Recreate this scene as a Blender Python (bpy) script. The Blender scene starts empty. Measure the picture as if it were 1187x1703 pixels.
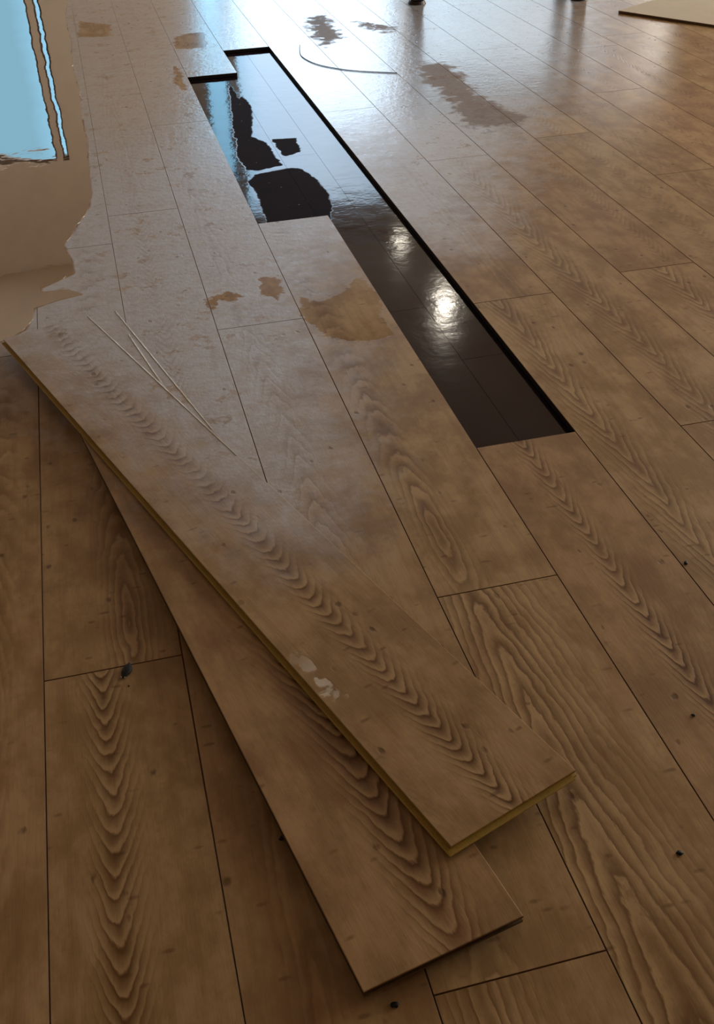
import bpy, bmesh, math, random
import numpy as np
from mathutils import Vector, Matrix

random.seed(7)
rng = np.random.default_rng(7)
scene = bpy.context.scene
col = scene.collection
R = math.radians

# ------------------------------------------------------------------ camera
cam_data = bpy.data.cameras.new('camera')
cam = bpy.data.objects.new('camera', cam_data)
col.objects.link(cam)
cam.location = (0.1934, 0.0, 1.0344)
cam.rotation_euler = (R(53.4475), R(1.5913), R(-14.2089))
cam_data.sensor_fit = 'VERTICAL'
cam_data.sensor_height = 36.0
cam_data.lens = 36.0 * 1751.7 / 1703.0
cam_data.clip_start = 0.02
cam_data.clip_end = 200
scene.camera = cam

# ------------------------------------------------------------------ view
vs = scene.view_settings
vs.view_transform = 'Standard'
vs.look = 'None'
vs.gamma = 1.0
vs.use_curve_mapping = False
vs.exposure = 1.42

# ------------------------------------------------------------------ node helper
class S:
    """socket wrapper so node maths reads like plain maths"""
    def __init__(self, nt, s): self.nt, self.s = nt, s
    def _op(self, op, *a, clamp=False):
        n = self.nt.nodes.new('ShaderNodeMath'); n.operation = op; n.use_clamp = clamp
        for i, x in enumerate((self,) + a):
            if isinstance(x, S): self.nt.links.new(x.s, n.inputs[i])
            else: n.inputs[i].default_value = x
        return S(self.nt, n.outputs[0])
    def __add__(self, o): return self._op('ADD', o)
    __radd__ = __add__
    def __sub__(self, o): return self._op('SUBTRACT', o)
    def __mul__(self, o): return self._op('MULTIPLY', o)
    __rmul__ = __mul__
    def __neg__(self): return self._op('MULTIPLY', -1.0)
    def __rsub__(self, o): return (-self) + o
    def __truediv__(self, o): return self._op('DIVIDE', o)
    def sq(self): return self._op('MULTIPLY', self)
    def sqrt(self): return self._op('SQRT')
    def sin(self): return self._op('SINE')
    def abs(self): return self._op('ABSOLUTE')
    def pow(self, p): return self._op('POWER', p)
    def exp(self): return self._op('EXPONENT')
    def clamp(self): return self._op('ADD', 0.0, clamp=True)
    def step(self, a, b):
        n = self.nt.nodes.new('ShaderNodeMapRange'); n.interpolation_type = 'SMOOTHSTEP'
        self.nt.links.new(self.s, n.inputs[0])
        n.inputs[1].default_value = a; n.inputs[2].default_value = b
        return S(self.nt, n.outputs[0])

class M:
    def __init__(self, name):
        self.m = bpy.data.materials.new(name); self.m.use_nodes = True
        self.nt = self.m.node_tree
        for n in list(self.nt.nodes): self.nt.nodes.remove(n)
        self.out = self.nt.nodes.new('ShaderNodeOutputMaterial')
    def n(self, t): return self.nt.nodes.new(t)
    def set(self, inp, x):
        if isinstance(x, S): self.nt.links.new(x.s, inp)
        elif hasattr(x, 'is_output'): self.nt.links.new(x, inp)
        else: inp.default_value = x
    def attr(self, name):
        a = self.n('ShaderNodeAttribute'); a.attribute_name = name; return a
    def xyz(self, v):
        s = self.n('ShaderNodeSeparateXYZ'); self.nt.links.new(v, s.inputs[0])
        return [S(self.nt, s.outputs[i]) for i in range(3)]
    def comb(self, x, y, z):
        c = self.n('ShaderNodeCombineXYZ')
        for i, k in enumerate((x, y, z)): self.set(c.inputs[i], k)
        return c.outputs[0]
    def coord(self, kind='Object'):
        return self.n('ShaderNodeTexCoord').outputs[kind]
    def noise(self, vec, scale=1.0, detail=2.0, rough=0.5, dist=0.0):
        t = self.n('ShaderNodeTexNoise'); self.nt.links.new(vec, t.inputs['Vector'])
        t.inputs['Scale'].default_value = scale; t.inputs['Detail'].default_value = detail
        t.inputs['Roughness'].default_value = rough; t.inputs['Distortion'].default_value = dist
        return S(self.nt, t.outputs[0])
    def voronoi(self, vec, scale=1.0, rand=1.0):
        t = self.n('ShaderNodeTexVoronoi'); self.nt.links.new(vec, t.inputs['Vector'])
        t.inputs['Scale'].default_value = scale; t.inputs['Randomness'].default_value = rand
        return S(self.nt, t.outputs['Distance']), t.outputs['Color']
    def mix(self, fac, a, b):
        m = self.n('ShaderNodeMix'); m.data_type = 'RGBA'
        self.set(m.inputs[0], fac); self.set(m.inputs[6], a); self.set(m.inputs[7], b)
        return m.outputs[2]
    def mixf(self, fac, a, b):
        m = self.n('ShaderNodeMix'); m.data_type = 'FLOAT'
        self.set(m.inputs[0], fac); self.set(m.inputs[2], a); self.set(m.inputs[3], b)
        return S(self.nt, m.outputs[0])
    def bump(self, height, strength=0.3, dist=0.001):
        b = self.n('ShaderNodeBump'); self.set(b.inputs['Height'], height)
        self.set(b.inputs['Strength'], strength); b.inputs['Distance'].default_value = dist
        return b.outputs[0]
    def principled(self, **k):
        p = self.n('ShaderNodeBsdfPrincipled')
        for a, v in k.items(): self.set(p.inputs[a.replace('_', ' ')], v)
        self.nt.links.new(p.outputs[0], self.out.inputs[0])
        return p

def rgb(h):
    c = [int(h[i:i+2], 16) / 255 for i in (0, 2, 4)]
    return tuple((x / 12.92 if x <= 0.04045 else ((x + 0.055) / 1.055) ** 2.4) for x in c) + (1.0,)

# ------------------------------------------------------------------ world: bright hazy sky seen through the windows
world = bpy.data.worlds.new('sky'); scene.world = world
world.use_nodes = True
wn = world.node_tree
for n in list(wn.nodes): wn.nodes.remove(n)
wo = wn.nodes.new('ShaderNodeOutputWorld'); wb = wn.nodes.new('ShaderNodeBackground')
wn.links.new(wb.outputs[0], wo.inputs[0])
tc = wn.nodes.new('ShaderNodeTexCoord'); sp = wn.nodes.new('ShaderNodeSeparateXYZ')
wn.links.new(tc.outputs['Generated'], sp.inputs[0])
X, Y, Z = (S(wn, sp.outputs[i]) for i in range(3))
az = X._op('ARCTAN2', Y) * (180 / math.pi)                     # compass bearing, 0 = straight down the boards
cr = wn.nodes.new('ShaderNodeValToRGB')
wn.links.new((az / 60.0 + 0.5).s, cr.inputs[0])
def st(pos, c, first=[True]):
    e = cr.color_ramp.elements
    if pos == 0.0: el = e[0]
    elif pos == 1.0: el = e[1]
    else: el = e.new(pos)
    el.color = c
azp = lambda a: a / 60 + 0.5
SKY_GAIN = 1.0
st(0.0, (0.020, 0.037, 0.046, 1)); st(1.0, (0.62, 0.57, 0.49, 1))
st(azp(-3), (0.020, 0.039, 0.050, 1)); st(azp(7.2), (0.08, 0.17, 0.24, 1)); st(azp(8.6), (0.18, 0.245, 0.32, 1)); st(azp(12.0), (0.195, 0.25, 0.31, 1)); st(azp(15.0), (0.16, 0.205, 0.25, 1))
st(azp(18.0), (0.085, 0.11, 0.13, 1)); st(azp(24), (0.070, 0.078, 0.085, 1)); st(azp(28.5), (0.07, 0.07, 0.07, 1))
zen = Z.step(-0.02, 0.05)
mx = wn.nodes.new('ShaderNodeMix'); mx.data_type = 'RGBA'
wn.links.new(zen.s, mx.inputs[0]); mx.inputs[6].default_value = (0.12, 0.11, 0.10, 1)
wn.links.new(cr.outputs[0], mx.inputs[7])
wn.links.new(mx.outputs[2], wb.inputs[0])
wb.inputs[1].default_value = 4.2 * SKY_GAIN

# room size (metres); y runs along the floorboards, away from the camera
X0, X1, Y0, Y1, CEIL = -3.0, 6.4, -3.0, 10.5, 3.25
WIN = [(-2.3, -0.20, 0.35, 2.17), (-0.145, -0.085, 0.35, 2.17), (1.30, 1.52, 0.05, 2.95), (1.60, 3.20, 0.05, 2.95), (3.35, 6.2, 0.35, 2.7)]
for i, (a, b, c, d) in enumerate(WIN):                          # daylight portals in the window openings
    l = bpy.data.lights.new('window_daylight', 'AREA'); l.shape = 'RECTANGLE'; l.size = b - a; l.size_y = d - c
    l.cycles.is_portal = True
    o = bpy.data.objects.new('window_daylight', l); col.objects.link(o)
    o.location = ((a + b) / 2, Y1 + 0.16, (c + d) / 2); o.rotation_euler = (R(-90), 0, 0)

FILL_WIN = [(0.9, 3.9), (4.4, 7.6)]                               # unseen right-wall windows added for fill light, y range
for a, b in FILL_WIN:
    l = bpy.data.lights.new('window_daylight', 'AREA'); l.shape = 'RECTANGLE'; l.size = 2.4; l.size_y = b - a
    l.cycles.is_portal = True
    o = bpy.data.objects.new('window_daylight', l); col.objects.link(o)
    o.location = (X1 + 0.16, (a + b) / 2, 1.65); o.rotation_euler = (0, R(90), 0)

# ceiling lamps: positions and power (fixtures built at the end)
LAMPS = [(3.04, 8.45, 0.28), (3.07, 10.02, 0.05), (0.87, 3.99, 0.06), (2.95, 4.2, 0.12)]

# ------------------------------------------------------------------ object helpers
def link(name, me, mats=(), parent=None, loc=None):
    o = bpy.data.objects.new(name, me); col.objects.link(o)
    for m in mats: me.materials.append(m.m if isinstance(m, M) else m)
    if parent: o.parent = parent
    if loc: o.location = loc
    return o
def tag(o, label=None, cat=None, group=None, kind=None):
    if label: o['label'] = label
    if cat: o['category'] = cat
    if group: o['group'] = group
    if kind: o['kind'] = kind
    return o
def empty(name, loc, rz=0.0):
    o = bpy.data.objects.new(name, None); col.objects.link(o); o.empty_display_size = 0.05
    o.location = loc; o.rotation_euler = (0, 0, rz); return o
def box_bm(bm, x0, x1, y0, y1, z0, z1, bev=0.0):
    r = bmesh.ops.create_cube(bm, size=1.0)
    v = r['verts']
    for k in v:
        k.co = Vector(((x0 + x1) / 2 + k.co.x * (x1 - x0), (y0 + y1) / 2 + k.co.y * (y1 - y0), (z0 + z1) / 2 + k.co.z * (z1 - z0)))
    if bev > 0:
        es = list({e for k in v for e in k.link_edges})
        bmesh.ops.bevel(bm, geom=es, offset=bev, segments=2, affect='EDGES', profile=0.6)
def bm_obj(name, bm, mats, parent=None, loc=None, smooth=False):
    me = bpy.data.meshes.new(name); bm.to_mesh(me); bm.free()
    if smooth:
        for p in me.polygons: p.use_smooth = True
    return link(name, me, mats, parent, loc)

# ------------------------------------------------------------------ wet / painted haze / stain outlines, in floor metres
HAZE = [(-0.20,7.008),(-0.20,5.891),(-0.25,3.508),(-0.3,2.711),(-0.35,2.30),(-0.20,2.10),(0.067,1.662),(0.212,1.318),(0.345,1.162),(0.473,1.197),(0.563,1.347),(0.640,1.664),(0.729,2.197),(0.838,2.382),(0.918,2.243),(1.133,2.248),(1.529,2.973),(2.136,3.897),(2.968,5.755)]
PUD = [(-2.3, 7.6), (0.16, 7.7), (0.174, 5.913), (0.151, 5.484), (0.162, 4.977), (0.153, 4.553), (0.166, 4.179), (0.16, 3.86), (0.167, 3.543), (0.161, 3.376), (0.158, 3.16), (0.157, 3.055), (0.145, 2.936), (0.12, 2.85), (0.097, 2.769), (0.069, 2.68), (0.085, 2.587), (0.09, 2.491), (0.01, 2.427), (0.007, 2.404), (0.07, 2.401), (0.105, 2.362), (0.058, 2.353), (0.025, 2.337), (-0.005, 2.32), (-0.013, 2.269), (-0.024, 2.216), (-0.09, 2.16), (-0.225, 2.10), (-0.6, 2.3), (-1.4, 2.7), (-2.0, 4.2)]
CLEAR = [
 [(0.575,2.208),(0.629,2.162),(0.744,2.256),(0.757,2.089),(0.737,1.944),(0.663,1.938),(0.599,1.972),(0.571,2.054)],
 [(0.513,2.33),(0.564,2.328),(0.56,2.251),(0.534,2.193),(0.509,2.227)],
 [(0.377,2.242),(0.426,2.277),(0.449,2.246),(0.43,2.216),(0.405,2.231),(0.385,2.181),(0.367,2.149)],
 [(0.593,4.925),(0.734,4.966),(0.70,4.655),(0.572,4.683)],
 [(0.208,5.394),(0.337,5.276),(0.348,5.022),(0.195,5.058)],
 [(0.541,4.406),(0.559,4.256),(0.541,4.041),(0.512,4.138)],
]
DULLFLOOR = [
 [(1.21,5.056),(1.315,5.149),(1.281,4.654),(1.162,4.476),(1.148,4.766)],
 [(1.386,4.919),(1.507,4.807),(1.521,4.618),(1.422,4.693)],
 [(1.573,4.015),(1.522,3.598),(1.586,3.311),(1.514,3.233),(1.347,3.279),(1.404,3.641),(1.382,3.858),(1.45,4.159)],
]
RED = [[(1.131,2.777),(1.142,2.579),(1.114,2.455),(1.076,2.533)]]
CLEAR_TOP = [(0.33,1.03),(0.355,1.03),(0.385,0.95),(0.38,0.91),(0.36,0.935)]
DRYBLOB = [
 [(0.640,3.085),(0.738,3.110),(0.766,3.102),(0.790,3.007),(0.800,2.888),(0.787,2.760),(0.755,2.66),(0.600,2.60),(0.612,2.78),(0.618,2.957),(0.606,3.036)],
 [(0.638,3.433),(0.665,3.489),(0.712,3.384),(0.722,3.150),(0.65,3.130),(0.622,3.145),(0.616,3.271)],
 [(0.748,3.40),(0.811,3.391),(0.801,3.259),(0.753,3.235)],
 [(0.712,4.088),(0.700,3.963),(0.636,3.465),(0.648,3.455),(0.706,3.80)],
 [(0.727,3.931),(0.737,3.80),(0.713,3.647),(0.676,3.436),(0.658,3.436),(0.700,3.75)],
]
def sdf(P, poly):
    """signed distance of points P (n,2) to a polygon, positive inside"""
    poly = np.array(poly); n = len(poly)
    d = np.full(len(P), 1e9); ins = np.zeros(len(P), bool)
    for i in range(n):
        a, b = poly[i], poly[(i + 1) % n]
        ab = b - a; t = np.clip(((P - a) @ ab) / (ab @ ab), 0, 1)
        d = np.minimum(d, np.hypot(*(P - a - t[:, None] * ab).T))
        c = (a[1] > P[:, 1]) != (b[1] > P[:, 1])
        with np.errstate(divide='ignore', invalid='ignore'):
            xi = (b[0] - a[0]) * (P[:, 1] - a[1]) / (b[1] - a[1]) + a[0]
        ins ^= c & (P[:, 0] < xi)
    return np.where(ins, d, -d)
def multi(P, polys): return np.max([sdf(P, q) for q in polys], axis=0)

# ------------------------------------------------------------------ materials
def wood_material(name, wetworld=True):
    m = M(name); nt = m.nt
    pc = m.attr('pc'); v, u, seed = m.xyz(pc.outputs['Vector'])
    ga = m.attr('ga'); A, B, C = m.xyz(ga.outputs['Vector']); s_ = S(nt, ga.outputs['Alpha'])
    gb = m.attr('gb'); v0, u0, wb_ = m.xyz(gb.outputs['Vector']); con = S(nt, gb.outputs['Alpha'])
    gc = m.attr('gc'); tone, hue, arm = m.xyz(gc.outputs['Vector'])
    hz = S(nt, m.attr('hz').outputs['Fac']); cl = S(nt, m.attr('clr').outputs['Fac']); rd = S(nt, m.attr('red').outputs['Fac'])
    base = m.comb(v, u, seed * 13.7)
    # wander of the growth rings
    n1 = m.noise(m.comb(v * 3.0, u * 1.6, seed * 9.1), 1.0, 2.0)
    n2 = m.noise(m.comb(v * 22.0, u * 9.0, seed * 5.3), 1.0, 2.0, 0.6)
    n3 = m.noise(m.comb(v * 90.0, u * 45.0, seed * 3.3), 1.0, 2.0, 0.6)
    vv = v - v0 + (n1 - 0.5) * 0.035
    du = u - u0
    f = A * du + ((B * vv).sq() + (C * du).sq() + s_.sq()).sqrt() + (n2 - 0.5) * 1.6 + (n3 - 0.5) * 0.55
    wave = (f * 6.28318).sin() * 0.5 + 0.5
    fr = f._op('FRACT')
    line = fr.step(0.0, 0.16) * (1.0 - fr).pow(1.7)._op('MULTIPLY', 1.45).clamp()
    glow = fr.step(0.55, 0.95)
    # strength: strongest in the heart band, patchy along the board
    band = (-(vv / wb_).sq()).exp()
    patch = m.noise(m.comb(v * 6.0, u * 2.2, seed * 7.7), 1.0, 2.0).step(0.32, 0.62)
    side = m.noise(m.comb(v * 14.0, u * 1.2, seed * 2.1), 1.0, 1.0).step(0.42, 0.72)
    g = line * (band * (patch * 0.4 + 0.7) + side * 0.16 * patch) * con
    # fine pores along the board
    pores = m.noise(m.comb(v * 420.0, u * 26.0, seed * 4.0), 1.0, 2.0, 0.6)
    streak = m.noise(m.comb(v * 60.0, u * 3.0, seed * 6.0), 1.0, 3.0, 0.6)
    cloud = m.noise(m.comb(v * 13.0, u * 8.0, seed * 8.0), 1.0, 5.0, 0.66)
    # distress marks and small knots
    w1 = m.comb(v * 1.0 + (n2 - 0.5) * 0.02, u * 0.75, seed)
    d1, c1 = m.voronoi(w1, 26.0)
    r1 = m.xyz(c1)[0]
    knot = (1.0 - (d1 + (n3 - 0.5) * 0.22).step(0.05, 0.16)) * r1.step(0.55, 0.75)
    d2, c2 = m.voronoi(m.comb(v * 0.5 + (n2 - 0.5) * 0.02, u * 1.1, seed), 60.0)
    fleck = (1.0 - d2.step(0.08, 0.26)) * m.xyz(c2)[1].step(0.68, 0.85)
    light_c = m.mix(hue, rgb('c4a578'), rgb('c09b70'))
    dark_c = rgb('6a4520')
    c = m.mix((cloud - 0.5).step(-0.14, 0.14), m.mix(hue, rgb('a58458'), rgb('a07c56')), light_c)
    c = m.mix((streak.step(0.45, 0.75)) * 0.30, c, rgb('866038'))
    c = m.mix((pores.step(0.5, 0.8)) * 0.18, c, rgb('6f4d2c'))
    c = m.mix((g * 0.84).clamp(), c, dark_c)
    c = m.mix((glow * band * con * 0.35).clamp(), c, rgb('cfae80'))
    c = m.mix(knot * 0.62, c, rgb('4e2d18'))
    c = m.mix(fleck * 0.50, c, rgb('5c3a20'))
    c = m.mix((rd + (n1 - 0.5) * 0.04).step(-0.02, 0.03) * 0.8, c, rgb('7a3d24'))
    c = m.mix(m.noise(m.comb(v * 16.0, u * 8.0, seed * 2.9), 1.0, 3.0, 0.6).step(0.5, 0.72) * 0.30, c, rgb('8a5a3c'))
    # per board tone
    mm = m.n('ShaderNodeVectorMath'); mm.operation = 'SCALE'
    nt.links.new(c, mm.inputs[0]); nt.links.new(tone.s, mm.inputs[3]); c = mm.outputs[0]
    # water film
    obj = m.coord()
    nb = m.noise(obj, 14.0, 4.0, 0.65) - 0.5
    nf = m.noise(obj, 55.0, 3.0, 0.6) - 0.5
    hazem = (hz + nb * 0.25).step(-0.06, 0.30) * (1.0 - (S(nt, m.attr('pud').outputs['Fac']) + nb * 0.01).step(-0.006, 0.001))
    mot = m.noise(obj, 13.0, 5.0, 0.68).step(0.585, 0.62) * hazem
    nmask = (cl + nb * 0.09 + nf * 0.03).step(-0.003, 0.006)
    # little lens-shaped drips, ring marks left by them
    ox, oy, oz = m.xyz(obj)
    dd, dc = m.voronoi(m.comb(ox + nf * 0.006, oy * 0.9 + nf * 0.006, oz), 17.0)
    ring = (dd - 0.34 + nb * 0.10).abs()
    ring = (1.0 - ring.step(0.008, 0.035)) * m.xyz(dc)[2].step(0.78, 0.86) * m.noise(obj, 22.0, 1.0).step(0.45, 0.6)
    c = m.mix(ring * 0.38 * hazem, c, rgb('5c4630'))
    haze_paint = hazem * (1.0 - nmask) * (0.92 + (nb + nf) * 0.9) * (1.0 - mot * 0.55)
    c = m.mix((haze_paint * (1.0 - (g * 0.45).clamp()) * (1.0 - knot * 0.5)).clamp(), c, rgb('d4d4dc'))  # window gloss haze put into the base colour as pale grey
    dmask = (S(nt, m.attr('drp').outputs['Fac']) + nb * 0.20 + nf * 0.10).step(-0.015, 0.03)
    c = m.mix(dmask * 0.55, c, rgb('6e5544'))  # base colour darkened inside these patches
    drip = (nf + nb * 0.6).step(0.10, 0.16) * hazem
    far = (oy + nb * 0.5).step(2.6, 3.9)
    rough = m.mixf(hazem, 0.42, 0.47)
    rough = m.mixf(far, rough, 0.19)
    rough = rough + (m.noise(obj, 7.0, 2.0) - 0.5) * 0.12 + drip * -0.10
    rough = m.mixf(mot * 0.7, rough, 0.2)
    rough = m.mixf(nmask * 0.85, rough, 0.12)
    rough = m.mixf(dmask * 0.9, rough, 0.6)
    spec = m.mixf(hazem, 0.36, 0.85)
    spec = m.mixf(nmask, spec, 0.45)
    spec = m.mixf(dmask, spec, 0.12)
    h = (1.0 - g) * 0.6 + pores * -0.4 + knot * -1.2
    hb = h * (1.0 - nmask)
    wetb = (nf * 0.7 + nb * 1.0) * hazem * (1.0 - nmask)
    bn = m.bump(hb * 0.00035 + wetb * 0.0011, 1.0, 1.0)
    m.principled(Base_Color=c, Roughness=rough, Specular_IOR_Level=spec, Normal=bn, Coat_Weight=hazem * (1.0 - nmask * 0.7) * (1.0 - dmask), Coat_Roughness=m.mixf(far, 0.54, 0.22), Coat_IOR=1.6, Coat_Normal=bn)
    return m
WOOD = wood_material('oak_laminate_surface')

def simple(name, color, rough=0.5, metallic=0.0, nscale=30.0, amt=0.12, bump=0.0, spec=0.5):
    m = M(name); o = m.coord(); n = m.noise(o, nscale, 3.0, 0.6)
    dark = tuple(x * (1 - amt * 2) for x in color[:3]) + (1,); lite = tuple(min(1, x * (1 + amt * 2)) for x in color[:3]) + (1,)
    k = dict(Base_Color=m.mix(n, dark, lite), Roughness=rough, Metallic=metallic, Specular_IOR_Level=spec)
    if bump: k['Normal'] = m.bump(n * bump, 1.0, 1.0)
    m.principled(**k); return m
def seam_material():
    m = M('board_bevel'); hz = S(m.nt, m.attr('hz').outputs['Fac'])
    c = m.mix(hz.step(0.0, 0.30) * 0.8, rgb('6b4724'), rgb('b5aca6'))  # bevel colour paled inside the haze area to follow the painted haze
    m.principled(Base_Color=c, Roughness=0.5, Specular_IOR_Level=0.3); return m
SEAM = seam_material()
CORE_WET = simple('swollen_board_edge', rgb('1d1512'), 0.55, nscale=90, spec=0.25)
def hdf_material():
    m = M('yellow_fibreboard_core'); o = m.coord(); ox, oy, oz = m.xyz(o)
    n = m.noise(m.comb(ox * 40, oy * 6, oz * 900), 1.0, 2.0); n2 = m.noise(o, 300, 2.0)
    c = m.mix(n, rgb('bb9a40'), rgb('98792e')); c = m.mix(n2.step(0.5, 0.8) * 0.35, c, rgb('6c4a1a'))
    m.principled(Base_Color=c, Roughness=0.55); return m
HDF = hdf_material()
CORE_BROWN = simple('brown_fibreboard_core', rgb('5e4426'), 0.6, nscale=90)
WALL = simple('warm_plaster', rgb('d2c8bc'), 0.9, nscale=6, amt=0.05)
CEILM = simple('brown_grey_ceiling', rgb('bdb2a6'), 0.9, nscale=5, amt=0.05)
FRAME = simple('window_frame_paint', rgb('6e5d4e'), 0.5, nscale=20, amt=0.05)
SLAB = simple('dark_slab', rgb('17120f'), 0.6, nscale=30)
DARKPAINT = simple('black_brown_lacquer', rgb('1c1618'), 0.35, nscale=40)
CREAM = simple('cream_board', rgb('cbbda8'), 0.6, nscale=12, amt=0.05, spec=0.3)
CREAM_EDGE = simple('brown_board_edge', rgb('5f4630'), 0.7, nscale=60)
CRUMB = simple('black_debris', rgb('050506'), 0.6, nscale=200)
PALE = simple('pale_husk_tip', rgb('b9a890'), 0.35, nscale=200)

def underlay_material():
    m = M('dark_wet_underlay'); o = m.coord('Object')
    dry = S(m.nt, m.attr('dry').outputs['Fac'])
    n = m.noise(o, 9.0, 4.0, 0.6); nf = m.noise(o, 60.0, 3.0, 0.6); nn = m.noise(o, 24.0, 3.0, 0.6)
    dm = (dry + 0.007 + (nf - 0.5) * 0.012 + (nn - 0.5) * 0.02).step(-0.002, 0.004)
    ox, oy, oz = m.xyz(o)
    wetter = oy.step(2.1, 2.75)                                     # standing water at the window end, a thin film at the near end
    speck = (1.0 - m.voronoi(o, 45.0)[0].step(0.05, 0.12)) * m.noise(o, 12.0).step(0.55, 0.62)
    c = m.mix(n, rgb('1b1119'), rgb('2a1d26'))
    c = m.mix(speck * dm, c, rgb('b7b4b0'))
    r = m.mixf(wetter, 0.10 + (n - 0.5) * 0.10, 0.07 + (nn - 0.5) * 0.10)
    r = m.mixf(dm, r, 0.75)
    m.principled(Base_Color=c, Roughness=r._op('MAXIMUM', 0.03), Specular_IOR_Level=m.mixf(dm, 0.5, 0.08),
                 Normal=m.bump((n * 0.6 + nn * 0.25) * 0.0008 * (1.0 - dm), 1.0, 1.0))
    return m
UNDER = underlay_material()

def water_material():
    m = M('still_water'); nt = m.nt; o = m.coord()
    n = m.noise(o, 4.2, 1.0); n2 = m.noise(o, 16.0, 2.0)
    bn = m.bump(n * 0.0012 + n2 * 0.00012, 1.0, 1.0)
    fr = m.n('ShaderNodeFresnel'); fr.inputs[0].default_value = 1.36; nt.links.new(bn, fr.inputs[1])
    tr = m.n('ShaderNodeBsdfTransparent'); tr.inputs[0].default_value = (0.92, 0.90, 0.87, 1)
    gl = m.n('ShaderNodeBsdfGlossy'); gl.inputs['Roughness'].default_value = 0.015; nt.links.new(bn, gl.inputs['Normal'])
    gl.inputs[0].default_value = (1, 1, 1, 1)
    mx = m.n('ShaderNodeMixShader'); nt.links.new(fr.outputs[0], mx.inputs[0]); nt.links.new(tr.outputs[0], mx.inputs[1]); nt.links.new(gl.outputs[0], mx.inputs[2])
    nt.links.new(mx.outputs[0], m.out.inputs[0]); return m
WATER = water_material()

# ------------------------------------------------------------------ floor boards
W, L = 0.19, 1.55
# growth-ring pattern of a board: A, B, C, s | v0, u0, heart band, contrast | tone, hue
def rand_grain():
    k = random.random()
    if k < 0.35:   ga = (-random.uniform(22, 40), random.uniform(70, 120), 0.0, 0.6)
    elif k < 0.6:  ga = (random.uniform(12, 30), random.uniform(60, 110), 0.0, 0.5)
    elif k < 0.8:  ga = (0.0, random.uniform(80, 120), random.uniform(10, 18), 0.2)
    else:          ga = (random.uniform(-4, 4), random.uniform(60, 100), 2.0, 0.3)
    gb = (random.uniform(-0.045, 0.045), random.uniform(0.3, 1.2), random.uniform(0.014, 0.030), random.uniform(0.25, 0.65))
    return ga, gb, (random.uniform(0.92, 1.06), random.random(), random.random())
GR = {  # (row, near end): measured from the pattern on each board (v from board centre, u from its near end)
 (0, -0.447): ((-34, 120, 0, 1.3), (-0.018, 1.0, 0.022, 1.15), (0.97, 0.3, 0.5)),
 (0, 1.103): ((0, 120, 15, 0.2), (0.024, 0.10, 0.030, 0.8), (0.98, 0.4, 0.2)),
 (1, 1.30): ((-30, 90, 0, 0.5), (-0.020, 0.5, 0.018, 0.6), (1.0, 0.4, 0.2)),
 (2, 0.538): ((14, 60, 0, 0.4), (-0.030, 0.9, 0.030, 0.55), (1.0, 0.3, 0.7)),
 (2, -1.012): ((3, 90, 0, 0.3), (-0.050, 1.2, 0.050, 0.7), (1.0, 0.3, 0.7)),
 (3, -0.43): ((9, 75, 3, 0.25), (-0.045, 1.35, 0.075, 0.9), (1.08, 0.1, 0.4)),
 (3, 1.12): ((0, 110, 16, 0.2), (-0.046, 0.15, 0.024, 0.75), (1.03, 0.1, 0.3)),
 (4, -0.063): ((-30, 120, 0, 0.9), (-0.010, 1.2, 0.016, 1.1), (1.0, 0.8, 0.1)),
 (5, 0.495): ((-17, 85, 0, 0.4), (-0.045, 1.2, 0.030, 0.85), (1.03, 0.2, 0.6)),
 (6, 1.45): ((-20, 80, 0, 0.4), (-0.02, 0.3, 0.030, 0.8), (1.0, 0.4, 0.6)),
 (7, 0.55): ((-24, 80, 0, 0.4), (0.0, 1.2, 0.030, 0.8), (1.0, 0.4, 0.6)),
}
phase = {0: 1.103, 1: 1.30, 2: 0.538, 3: 1.12, 4: 1.487, 5: 0.495, 6: 1.45, 7: 0.55, 8: 1.55, 9: 1.126, 10: 0.4, 11: 1.0, -1: 0.55}
T = 0.012
GAP = 0.0003
BEV = 0.0008

def attrs(me, pc, ga, gb, gc, hz, clr, red, drp=None, pud=None):
    if pud is None: pud = np.full(len(hz), -1.0)
    if drp is None: drp = np.full(len(hz), -1.0)
    a = me.attributes.new('pc', 'FLOAT_VECTOR', 'POINT'); a.data.foreach_set('vector', np.asarray(pc, np.float32).ravel())
    for nm, x in (('ga', ga), ('gb', gb), ('gc', gc)):
        a = me.attributes.new(nm, 'FLOAT_COLOR', 'POINT'); a.data.foreach_set('color', np.asarray(x, np.float32).ravel())
    for nm, x in (('hz', hz), ('clr', clr), ('red', red), ('drp', drp), ('pud', pud)):
        a = me.attributes.new(nm, 'FLOAT', 'POINT'); a.data.foreach_set('value', np.asarray(x, np.float32).ravel())

def top_grid(x0, x1, y0, y1, z, step):
    nx = max(1, int(round((x1 - x0) / step))); ny = max(1, int(round((y1 - y0) / step)))
    xs = np.linspace(x0, x1, nx + 1); ys = np.linspace(y0, y1, ny + 1)
    gx, gy = np.meshgrid(xs, ys)
    V = np.stack([gx.ravel(), gy.ravel(), np.full(gx.size, z)], 1)
    i = np.arange(nx)[None, :] + (nx + 1) * np.arange(ny)[:, None]; i = i.ravel()
    F = np.stack([i, i + 1, i + nx + 2, i + nx + 1], 1)
    return V, F

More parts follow.
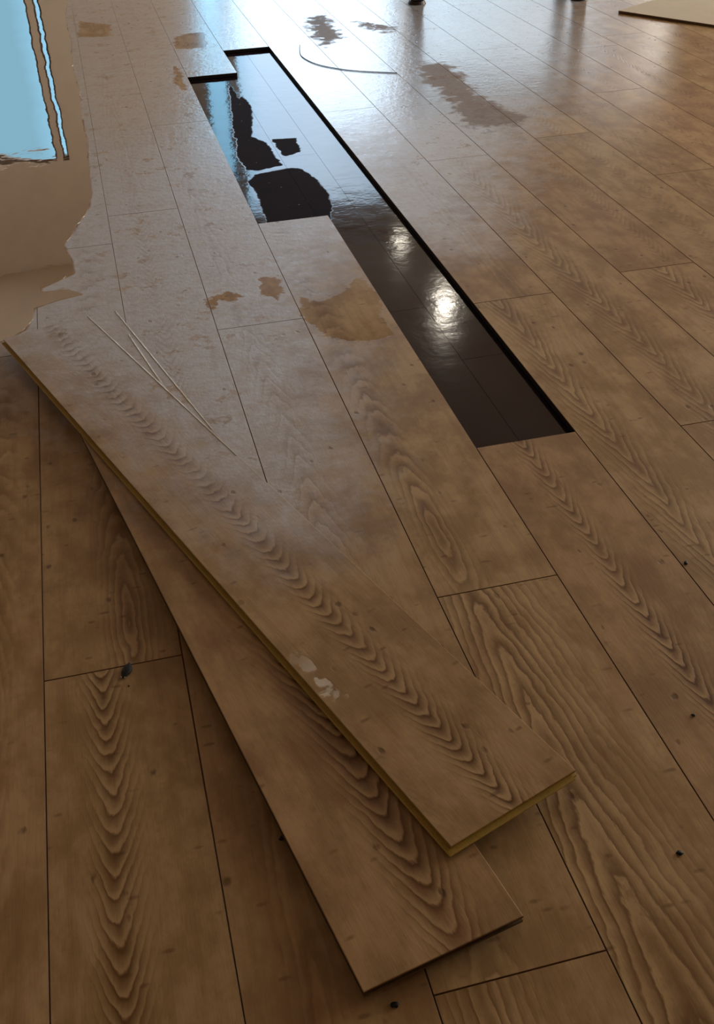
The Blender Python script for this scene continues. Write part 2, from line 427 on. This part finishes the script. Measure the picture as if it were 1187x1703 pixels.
def floor_pieces():
    rows = range(int(math.floor(X0 / W)), int(math.ceil(X1 / W)))
    for r in rows:
        ph = phase.get(r, (r * 0.613) % L)
        k = math.floor((Y0 - ph) / L)
        y = ph + k * L
        while y < Y1:
            key = (r, round(y, 3))
            skip = (r == 3 and abs(y - 2.67) < 0.05) or (r == 4 and 1.4 < y < 4.3)
            if not skip: yield r, y, key
            y += L
Vs, Fs, Ms, PC, GA, GB, GC_ = [], [], [], [], [], [], []
off = 0
for r, y, key in floor_pieces():
    a, b = max(X0, r * W), min(X1, (r + 1) * W)
    y0, y1 = max(Y0, y), min(Y1, y + L)
    if b - a < 0.005 or y1 - y0 < 0.005: continue
    g = None
    for kk, gv in GR.items():
        if kk[0] == r and abs(kk[1] - y) < 0.03: g = gv
    rg = rand_grain()
    g = g or rg
    near = (-0.8 < a < 3.3) and (y0 < 6.2) and (y1 > 0)
    step = 0.0125 if near else 0.5
    x0i, x1i, y0i, y1i = a + GAP + BEV, b - GAP - BEV, y0 + GAP + BEV, y1 - GAP - BEV
    V, F = top_grid(x0i, x1i, y0i, y1i, 0.0, step)
    n0 = len(V)
    ring = np.array([[x0i, y0i, 0], [x1i, y0i, 0], [x1i, y1i, 0], [x0i, y1i, 0],
                     [a + GAP, y0 + GAP, -BEV * 0.8], [b - GAP, y0 + GAP, -BEV * 0.8], [b - GAP, y1 - GAP, -BEV * 0.8], [a + GAP, y1 - GAP, -BEV * 0.8],
                     [a + GAP, y0 + GAP, -T], [b - GAP, y0 + GAP, -T], [b - GAP, y1 - GAP, -T], [a + GAP, y1 - GAP, -T]])
    RF = []; RM = []
    for q in range(4):
        e = (q + 1) % 4
        RF.append((n0 + q, n0 + 4 + q, n0 + 4 + e, n0 + e)); RM.append(1)
        RF.append((n0 + 4 + q, n0 + 8 + q, n0 + 8 + e, n0 + 4 + e)); RM.append(2)
    RF.append((n0 + 8, n0 + 11, n0 + 10, n0 + 9)); RM.append(2)
    V = np.vstack([V, ring]); F = np.vstack([F, np.array(RF)]) + off
    Vs.append(V); Fs.append(F); Ms += [0] * (len(F) - len(RF)) + RM
    n = len(V); off += n
    seed = (r * 1.37 + round(y / L) * 3.11)
    PC.append(np.stack([V[:, 0] - (r + 0.5) * W, V[:, 1] - y, np.full(n, seed)], 1))
    GA.append(np.tile(g[0], (n, 1))); GB.append(np.tile(g[1], (n, 1))); GC_.append(np.tile(g[2] + (1.0,), (n, 1)))
V = np.vstack(Vs); F = np.vstack(Fs)
me = bpy.data.meshes.new('floor'); me.from_pydata(V.tolist(), [], F.tolist())
for m_ in (WOOD, SEAM, CORE_WET): me.materials.append(m_.m)
me.polygons.foreach_set('material_index', np.array(Ms, np.int32))
P2 = V[:, :2]
attrs(me, np.vstack(PC), np.vstack(GA), np.vstack(GB), np.vstack(GC_), sdf(P2, HAZE), multi(P2, CLEAR), multi(P2, RED), multi(P2, DULLFLOOR), sdf(P2, PUD))
me.update()
floor = link('floor', me)
tag(floor, 'wet light brown oak laminate floor with one row of boards taken out', None, None, 'structure')
bm = bmesh.new(); box_bm(bm, X0 - 0.2, X1 + 0.2, Y0 - 0.2, Y1 + 0.2, -0.15, -0.0165)
sub = bm_obj('subfloor', bm, [SLAB]); tag(sub, kind='structure')

# ------------------------------------------------------------------ underlay panels in the opening
UZ0, UZ1 = -0.0164, -0.0135
panels = [
 (0.545, 0.7355, 3.1175, 4.24, 'dark wet underlay panel filling the left far end of the opening'),
 (0.545, 0.7355, 2.60, 3.1165, 'dark underlay panel under the large dry black patch, left side of the opening'),
 (0.7362, 0.8495, 3.2215, 4.62, 'narrow underlay panel under bright water at the far end of the opening'),
 (0.7362, 0.8495, 2.6305, 3.2207, 'short underlay panel between the dry black patch and the right strip'),
 (0.738, 0.8495, 2.0865, 2.6297, 'bluish wet underlay panel in the left middle of the opening'),
 (0.738, 0.8495, 1.470, 2.0855, 'long black underlay panel in the near left of the opening'),
 (0.8503, 0.975, 1.8285, 2.97, 'glossy underlay panel with the bright lamp reflection along the right edge'),
 (0.8503, 0.975, 2.971, 4.62, 'far right underlay panel along the right edge of the opening'),
 (0.8503, 0.975, 1.470, 1.8275, 'black purplish underlay panel in the near right corner of the opening'),
]
for x0, x1, y0, y1, lab in panels:
    V, F = top_grid(x0, x1, y0, y1, UZ1, 0.006)
    n0 = len(V)
    rg = np.array([[x0, y0, UZ1], [x1, y0, UZ1], [x1, y1, UZ1], [x0, y1, UZ1], [x0, y0, UZ0], [x1, y0, UZ0], [x1, y1, UZ0], [x0, y1, UZ0]])
    RF = [(n0 + q, n0 + 4 + q, n0 + 4 + (q + 1) % 4, n0 + (q + 1) % 4) for q in range(4)] + [(n0 + 4, n0 + 7, n0 + 6, n0 + 5)]
    V = np.vstack([V, rg])
    me = bpy.data.meshes.new('underlay_panel'); me.from_pydata(V.tolist(), [], F.tolist() + RF)
    a = me.attributes.new('dry', 'FLOAT', 'POINT'); a.data.foreach_set('value', multi(V[:, :2], DRYBLOB).astype(np.float32))
    me.materials.append(UNDER.m); me.update()
    o = link('underlay_panel', me)
    tag(o, lab, 'underlay', 'underlay panels in the floor opening')

# ------------------------------------------------------------------ loose boards
def ring_loft(rings, wdt, lng, mat, name, parent):
    """rings: (z, left, near, right, far) with outward offsets"""
    vs_, fs_ = [], []
    for z, l_, n_, r_, f_ in rings:
        vs_ += [(-l_, -n_, z), (wdt + r_, -n_, z), (wdt + r_, lng + f_, z), (-l_, lng + f_, z)]
    for k in range(len(rings) - 1):
        for q in range(4):
            e = (q + 1) % 4
            fs_.append((4 * k + q, 4 * k + e, 4 * k + 4 + e, 4 * k + 4 + q))
    fs_.append((3, 2, 1, 0)); t = 4 * (len(rings) - 1); fs_.append((t, t + 1, t + 2, t + 3))
    me = bpy.data.meshes.new(name); me.from_pydata(vs_, [], fs_); me.update()
    return link(name, me, [mat], parent)

def loose_board(origin, direction, z, wdt, lng, t, grain, seed, tongue, label, core_label, core_mat=None):
    d = Vector((direction[0], direction[1])).normalized()
    rz = math.atan2(-d.x, d.y)
    root = empty('loose_floorboard', (origin[0], origin[1], z), rz)
    tag(root, label, 'floorboard', 'loose boards stacked on the floor')
    k = t / 0.011
    o6, g6 = 0.0066, -0.006
    if tongue:   # tongue on left and near sides, groove on right and far sides
        rings = [(0, 0.001, 0.001, 0.001, 0.001), (.0028*k, 0.001, 0.001, 0.001, 0.001), (.0030*k, 0.0010, 0.0010, g6, g6), (.0032*k, o6 - .001, o6 - .001, g6, g6),
                 (.0040*k, o6, o6, g6, g6), (.0052*k, o6, o6, g6, g6), (.0060*k, o6 - .0012, o6 - .0012, g6, g6), (.0062*k, -0.0006, -0.0006, g6, g6), (.0066*k, -0.0006, -0.0006, 0, 0), (.0094*k, 0, 0, 0, 0)]
    else:        # the other way round
        rings = [(0, 0.0, 0.0, 0.0, 0.0), (.0028*k, 0.0, 0.0, 0.0, 0.0), (.0030*k, g6, g6, 0.0, 0.0), (.0040*k, g6, g6, 0.0006, o6), (.0052*k, g6, g6, 0.0006, o6), (.0074*k, g6, g6, -.0005, -.0005), (.0078*k, 0, 0, -.0005, -.0005), (.0094*k, 0, 0, 0, 0)]
    core = ring_loft(rings, wdt, lng, core_mat or HDF, 'core', root)
    core['label'] = core_label
    # printed wear layer
    b = 0.0007
    V, F = top_grid(b, wdt - b, b, lng - b, t, 0.0125)
    n0 = len(V)
    rg = np.array([[b, b, t], [wdt - b, b, t], [wdt - b, lng - b, t], [b, lng - b, t],
                   [0, 0, t - b], [wdt, 0, t - b], [wdt, lng, t - b], [0, lng, t - b],
                   [0, 0, .0094*k + 1e-5], [wdt, 0, .0094*k + 1e-5], [wdt, lng, .0094*k + 1e-5], [0, lng, .0094*k + 1e-5]])
    RF = []; RM = []
    for q in range(4):
        e = (q + 1) % 4
        RF.append((n0 + q, n0 + 4 + q, n0 + 4 + e, n0 + e)); RM.append(0)
        RF.append((n0 + 4 + q, n0 + 8 + q, n0 + 8 + e, n0 + 4 + e)); RM.append(1)
    V = np.vstack([V, rg]); FF = F.tolist() + RF
    me = bpy.data.meshes.new('wear_layer'); me.from_pydata(V.tolist(), [], FF)
    me.materials.append(WOOD.m); me.materials.append(SEAM.m)
    me.polygons.foreach_set('material_index', np.array([0] * len(F) + RM, np.int32))
    rt = np.array([d.y, -d.x]); dr = np.array([d.x, d.y])
    P = np.array(origin)[None] + V[:, :1] * rt + V[:, 1:2] * dr
    n = len(V)
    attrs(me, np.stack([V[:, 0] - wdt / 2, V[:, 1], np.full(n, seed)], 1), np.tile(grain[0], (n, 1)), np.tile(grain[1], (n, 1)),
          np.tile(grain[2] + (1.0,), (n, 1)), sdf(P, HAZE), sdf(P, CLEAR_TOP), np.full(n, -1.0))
    me.update()
    w_ = link('wear_layer', me, (), root)
    w_['label'] = 'brown oak printed top surface'
    return root
TB = 0.0112
dC = (-0.2436, 0.9699); dB = (-0.1971, 0.9804); dA = (-0.3343, 0.9425)
oC = np.array([0.173, 2.229]) - 1.548 * np.array(dC) - 0.188 * np.array([dC[1], -dC[0]])
loose_board(tuple(oC), dC, 0.0001, 0.188, 1.548, TB, rand_grain(), 71.3, False,
            'lowest loose board of the pile, nearly hidden, its right edge showing at the far end', 'wet dark board core', CORE_BROWN)
loose_board((0.310, 0.548), dB, TB + 0.0002, 0.188, 1.53, TB,
            ((-30, 105, 0, 1.6), (0.020, 0.1, 0.028, 1.15), (0.98, 0.7, 0.3)), 23.7, False,
            'middle loose board jutting nearest the camera, arched grain, shadow under its near end', 'brown board core with a groove', CORE_BROWN)
loose_board((0.4450, 0.6795), dA, 2 * TB + 0.0003, 0.187, 1.522, TB,
            ((-44, 125, 6, 1.2), (0.004, 0.1, 0.017, 1.1), (1.0, 0.5, 0.3)), 41.9, True,
            'top loose board lying across the others, showing yellow tongue along its left and near edges', 'yellow fibreboard core with tongue')

# ------------------------------------------------------------------ standing water on the left
def rough_outline(poly, seg, amp, seed, keep=0):
    from mathutils import noise as mn
    out = []
    for i in range(len(poly)):
        a, b = Vector(poly[i]), Vector(poly[(i + 1) % len(poly)])
        k = max(1, int((b - a).length / seg))
        for j in range(k):
            p = a.lerp(b, j / k)
            q = Vector((p.x * 28, p.y * 18, seed))
            out.append((p.x + amp * (mn.noise(q) + 0.5 * mn.noise(q * 2.7)), p.y + 2 * amp * mn.noise(q + Vector((9, 5, 2)))))
    return out
def puddle(name, outline, z, h, label, cat):
    n = len(outline)
    c = [Vector(p) for p in outline]
    inner = []
    for i in range(n):                                       # rounded meniscus edge
        t_ = (c[(i + 1) % n] - c[i - 1]); t_.normalize(); nrm = Vector((t_.y, -t_.x))
        inner.append(c[i] + nrm * 0.0001)
    vs_ = [(p.x, p.y, z) for p in c] + [(p.x, p.y, z + h) for p in inner]
    fs_ = [(i, (i + 1) % n, n + (i + 1) % n, n + i) for i in range(n)] + [tuple(range(n, 2 * n))]
    me = bpy.data.meshes.new(name); me.from_pydata(vs_, [], fs_); me.update()
    o = link(name, me, [WATER]); 
    return tag(o, label, cat)
pl = rough_outline(PUD, 0.012, 0.006, 3.1)
puddle('water_puddle', pl, 0.0002, 0.0004, 'still puddle on the left of the floor mirroring a blue window', 'puddle')

# thin pale strips standing in for window glints on the loose board edges
def ribbon(name, pts, w_, h, z, mat, label, cat):
    vs_, fs_ = [], []
    P = [Vector(p) for p in pts]; n = len(P)
    for i, p in enumerate(P):
        t_ = (P[min(i + 1, n - 1)] - P[max(i - 1, 0)]).normalized(); nr = Vector((-t_.y, t_.x))
        ww = w_ * (0.35 + 0.65 * math.sin(math.pi * (0.08 + 0.84 * i / (n - 1)))) * (0.75 + 0.45 * math.sin(i * 2.3) * math.sin(i * 0.9))
        for a_, zz in ((-1, 0), (-0.6, h * 0.8), (0, h), (0.6, h * 0.8), (1, 0)):
            q = p + nr * ww * a_ * 0.5; vs_.append((q.x, q.y, z + zz))
    for i in range(n - 1):
        for k in range(4): fs_.append((5 * i + k, 5 * i + k + 1, 5 * i + k + 6, 5 * i + k + 5))
        fs_.append((5 * i + 4, 5 * i, 5 * i + 5, 5 * i + 9))
    fs_.append((0, 1, 2, 3, 4)); e = 5 * (n - 1); fs_.append((e + 4, e + 3, e + 2, e + 1, e))
    me = bpy.data.meshes.new(name); me.from_pydata(vs_, [], fs_); me.update()
    for p in me.polygons: p.use_smooth = True
    o = link(name, me, [mat]); return tag(o, label, cat)

def along(o_, d_, x, y):
    d_ = Vector(d_).normalized(); return (o_[0] + x * d_.y + y * d_.x, o_[1] - x * d_.x + y * d_.y)
GLINT = simple('milky_water_bead', rgb('f4eee4'), 0.12, nscale=60, amt=0.10)  # near-white colour paints the window glint on the board edges
for o_, d_, x, ya, yb, z, lab in (
    ((0.4450, 0.6795), dA, 0.1845, 1.515, 0.84, 3 * TB + 0.0003, 'long thin bead of pale water along the right edge of the top loose board'),
    ((0.310, 0.548), dB, 0.1850, 1.52, 1.30, 2 * TB + 0.0002, 'short pale water bead between the two longer pale lines, beside the pile'),
    (tuple(oC), dC, 0.1852, 1.545, 0.97, TB + 0.0001, 'pale water bead along the lowest loose board, rightmost of the three pale lines')):
    ribbon('water_bead', [along(o_, d_, x, ya + (yb - ya) * k / 40) for k in range(41)], 0.0040, 0.0009, z, GLINT, lab, 'water')

# fine hair in the wet area
def hair(pts, r, label):
    cu = bpy.data.curves.new('hair_strand', 'CURVE'); cu.dimensions = '3D'; cu.bevel_depth = r; cu.bevel_resolution = 1
    s = cu.splines.new('NURBS'); s.points.add(len(pts) - 1)
    for q, p in zip(s.points, pts): q.co = (p[0], p[1], r + 0.0003, 1)
    s.use_endpoint_u = True; s.order_u = 3
    tmp = bpy.data.objects.new('tmp', cu); col.objects.link(tmp)
    dg = bpy.context.evaluated_depsgraph_get(); me = bpy.data.meshes.new_from_object(tmp.evaluated_get(dg))
    bpy.data.objects.remove(tmp)
    me.name = 'hair_strand'; me.materials.clear()
    o = link('hair_strand', me, [DARKPAINT]); return tag(o, label, 'hair')
hair([(1.075, 4.56), (1.05, 4.45), (1.04, 4.354), (1.069, 4.225), (1.131, 4.134), (1.207, 4.059), (1.33, 3.994)], 0.0016, 'thin dark curled strand lying on bright wet boards right of the opening')

# ------------------------------------------------------------------ debris
def husk(loc, rz, ln, wd, ht, label, parts=True):
    root = empty('seed_husk', loc, rz); tag(root, label, 'husk')
    bm = bmesh.new(); n, mseg = 14, 10
    rows = []
    for i in range(n + 1):
        t_ = i / n; yy = (t_ - 0.5) * ln
        wv = wd * 0.5 * (math.sin(math.pi * min(1, t_ * 0.93 + 0.05)) ** 0.8) + 1e-5
        row = []
        for k in range(mseg):
            a = 2 * math.pi * k / mseg
            row.append(bm.verts.new((wv * math.cos(a) + 0.10 * ln * math.sin(math.pi * t_) * 0.3, yy, max(0.0, ht * 0.35 + ht * 0.6 * math.sin(a) * math.sin(math.pi * (0.1 + 0.8 * t_))))))
        rows.append(row)
    for i in range(n):
        for k in range(mseg): bm.faces.new((rows[i][k], rows[i][(k + 1) % mseg], rows[i + 1][(k + 1) % mseg], rows[i + 1][k]))
    bm.faces.new(rows[0][::-1]); bm.faces.new(rows[-1])
    bm_obj('shell', bm, [CRUMB], root, smooth=True)
    if parts:
        for sx in (-1, 1):
            bm = bmesh.new(); bmesh.ops.create_icosphere(bm, subdivisions=2, radius=0.0017, matrix=Matrix.Translation((sx * 0.0026, -ln * 0.47, 0.0016)) @ Matrix.Diagonal((1.3, 0.7, 0.7, 1)))
            o = bm_obj('tip', bm, [PALE], root, smooth=True); o['label'] = 'pale torn tip'
    return root
husk((0.1115, 1.0915, 0.0004), R(-22), 0.029, 0.014, 0.005, 'small black pointed husk on the board at the lower left, by a cross joint')
def crumb(x, y, s, sd, label, z=0.0003, name='crumb'):
    bm = bmesh.new(); bmesh.ops.create_icosphere(bm, subdivisions=2, radius=s)
    from mathutils import noise as mn
    for v in bm.verts:
        v.co *= 1 + 0.5 * mn.noise(v.co / s * 1.3 + Vector((sd, sd, 0))); v.co.z = max(v.co.z * 0.6, -s * 0.3) + s * 0.3
        v.co.x *= 1.3
    o = bm_obj(name, bm, [CRUMB], None, (x, y, z), True); o.rotation_euler.z = sd
    return tag(o, label, 'crumb', 'dark crumbs on the floor')
crumb(0.958, 1.091, 0.0030, 1.0, 'black round crumb near the right edge, on a long joint beside wavy grain')
crumb(0.817, 0.809, 0.0022, 2.0, 'tiny black flat crumb on the board at the lower right')
crumb(0.3395, 0.5385, 0.0035, 3.0, 'dark wet chip in the shadow just below the middle loose board near end')
crumb(0.267, 0.765, 0.0028, 4.0, 'black speck against the left edge of the middle loose board')
crumb(0.1125, 1.062, 0.0012, 5.0, 'minute brown speck just below the black husk')
crumb(0.700, 0.625, 0.0032, 6.0, 'dark curled chip on the long pale grain at the lower right')

# ------------------------------------------------------------------ cream board at the top right
cA, cB, cC = Vector((2.528, 4.626)), Vector((2.77, 4.228)), Vector((2.817, 4.812))
ux = (cB - cA).normalized(); uy = Vector((-ux.y, ux.x))
if uy.dot(cC - cA) < 0: uy = -uy
root = empty('fibreboard_panel', (cA.x, cA.y, 0.0005), math.atan2(ux.y, ux.x))
tag(root, 'cream board with a thin brown edge lying on the floor at the top right', 'board')
root.rotation_euler.z = math.atan2(ux.y, ux.x)
sgn = 1 if (Vector((-ux.y, ux.x)).dot(uy) > 0) else -1
bm = bmesh.new(); box_bm(bm, 0, 1.22, 0 if sgn > 0 else -0.7, 0.7 if sgn > 0 else 0, 0.0, 0.0085); bm_obj('edge_core', bm, [CREAM_EDGE], root)
bm = bmesh.new(); box_bm(bm, 0, 1.22, 0 if sgn > 0 else -0.7, 0.7 if sgn > 0 else 0, 0.0086, 0.0105, 0.0005); bm_obj('cream_face', bm, [CREAM], root)

# ------------------------------------------------------------------ dark table whose feet stand at the top of the frame
def table():
    f1, f2 = Vector((1.762, 5.165)), Vector((2.49, 4.96))
    ux = (f2 - f1).normalized(); rz = math.atan2(ux.y, ux.x); ln = (f2 - f1).length
    root = empty('work_table', (f1.x, f1.y, 0.0), rz)
    tag(root, 'dark table standing at the top edge of the picture, only its feet and reflection seen', 'table')
    dep = 0.62; hh = 0.70
    for x in (0, ln):
        for y in (0, dep):
            bm = bmesh.new(); box_bm(bm, x - 0.030, x + 0.030, y - 0.030, y + 0.030, 0.014, hh - 0.002, 0.004)
            leg = bm_obj('leg', bm, [DARKPAINT], root)
            bm = bmesh.new(); bmesh.ops.create_cone(bm, cap_ends=True, segments=24, radius1=0.043, radius2=0.036, depth=0.0138, matrix=Matrix.Translation((x, y, 0.0070)))
            bm_obj('foot', bm, [DARKPAINT], leg)
    bm = bmesh.new(); box_bm(bm, 0.031, ln - 0.031, -0.012, 0.012, hh - 0.16, hh - 0.002, 0.002); bm_obj('apron', bm, [DARKPAINT], root)
    bm = bmesh.new(); box_bm(bm, 0.031, ln - 0.031, dep - 0.012, dep + 0.012, hh - 0.16, hh - 0.002, 0.002); bm_obj('apron', bm, [DARKPAINT], root)
    bm = bmesh.new(); box_bm(bm, -0.08, ln + 0.08, -0.08, dep + 0.08, hh, hh + 0.03, 0.004); bm_obj('tabletop', bm, [DARKPAINT], root)
table()

# ------------------------------------------------------------------ room shell around the view
def sbox(name, x0, x1, y0, y1, z0, z1, mat):
    bm = bmesh.new(); box_bm(bm, x0, x1, y0, y1, z0, z1); o = bm_obj(name, bm, [mat]); return tag(o, kind='structure')
sbox('ceiling', X0 - 0.2, X1 + 0.2, Y0 - 0.2, Y1 + 0.2, CEIL, CEIL + 0.2, CEILM)
sbox('wall_left', X0 - 0.2, X0, Y0, Y1, -0.02, CEIL, WALL)
bm = bmesh.new()
box_bm(bm, X1, X1 + 0.2, Y0, Y1, -0.02, 0.45); box_bm(bm, X1, X1 + 0.2, Y0, Y1, 2.85, CEIL)
for a, b in ((Y0, FILL_WIN[0][0]), (FILL_WIN[0][1], FILL_WIN[1][0]), (FILL_WIN[1][1], Y1)): box_bm(bm, X1, X1 + 0.2, a, b, 0.45, 2.85)  # openings left for the added fill windows
tag(bm_obj('wall_right', bm, [WALL]), kind='structure')
sbox('wall_near', X0 - 0.2, X1 + 0.2, Y0 - 0.2, Y0, -0.02, CEIL, WALL)
bm = bmesh.new()                                                 # far wall, pieced around the window openings
xs = sorted({X0 - 0.2, X1 + 0.2} | {w[0] for w in WIN} | {w[1] for w in WIN})
for a, b in zip(xs[:-1], xs[1:]):
    w = [w for w in WIN if w[0] <= a + 1e-6 and w[1] >= b - 1e-6]
    if w:
        box_bm(bm, a, b, Y1, Y1 + 0.2, -0.02, w[0][2]); box_bm(bm, a, b, Y1, Y1 + 0.2, w[0][3], CEIL)
    else: box_bm(bm, a, b, Y1, Y1 + 0.2, -0.02, CEIL)
o = bm_obj('wall_far', bm, [WALL]); tag(o, kind='structure')
for i, (a, b, c, d) in enumerate(WIN):
    bm = bmesh.new(); t_ = 0.03
    box_bm(bm, a, b, Y1 + 0.04, Y1 + 0.10, c, c + t_); box_bm(bm, a, b, Y1 + 0.04, Y1 + 0.10, d - t_, d)
    box_bm(bm, a, a + 0.015, Y1 + 0.04, Y1 + 0.10, c + t_, d - t_); box_bm(bm, b - 0.015, b, Y1 + 0.04, Y1 + 0.10, c + t_, d - t_)
    o = bm_obj('window_%d' % (i + 1), bm, [FRAME]); tag(o, kind='structure')
for nm, x0, x1, y0, y1 in (('baseboard_left', X0 + .0005, X0 + 0.015, Y0 + .02, Y1 - .02), ('baseboard_right', X1 - 0.015, X1 - .0005, Y0 + .02, Y1 - .02)):
    sbox(nm, x0, x1, y0, y1, 0.0005, 0.09, FRAME)

# ceiling lamps
def lamp_mat():
    m = M('lamp_glow'); e = m.n('ShaderNodeEmission'); e.inputs[0].default_value = (1, 0.93, 0.8, 1); e.inputs[1].default_value = 1.2
    m.nt.links.new(e.outputs[0], m.out.inputs[0]); return m
GLOW = lamp_mat()
for i, (x, y, pw) in enumerate(LAMPS):
    root = empty('ceiling_lamp', (x, y, CEIL), 0)
    tag(root, 'round ceiling lamp above the picture, seen only as a reflection, number of rows away %s' % ('one', 'two', 'three', 'four')[i], 'lamp', 'ceiling lamps')
    root['label'] = ['round ceiling lamp mirrored as the brightest spot in the floor opening', 'farthest round ceiling lamp, mirrored as the fainter spot in the opening',
                     'round ceiling lamp mirrored on the top loose board', 'round ceiling lamp over the right side of the floor'][i]
    bm = bmesh.new(); bmesh.ops.create_cone(bm, cap_ends=True, segments=32, radius1=0.09, radius2=0.10, depth=0.03, matrix=Matrix.Translation((0, 0, -0.016)))
    bm_obj('housing', bm, [FRAME], root)
    bm = bmesh.new(); bmesh.ops.create_cone(bm, cap_ends=True, segments=32, radius1=0.065, radius2=0.07, depth=0.008, matrix=Matrix.Translation((0, 0, -0.036)))
    bm_obj('diffuser', bm, [GLOW], root)
    l = bpy.data.lights.new('lamp_light', 'AREA'); l.shape = 'DISK'; l.size = 0.13; l.energy = pw * 8.0; l.color = (1, 0.90, 0.74)
    lo = bpy.data.objects.new('lamp_light', l); col.objects.link(lo); lo.location = (x, y, CEIL - 0.045)
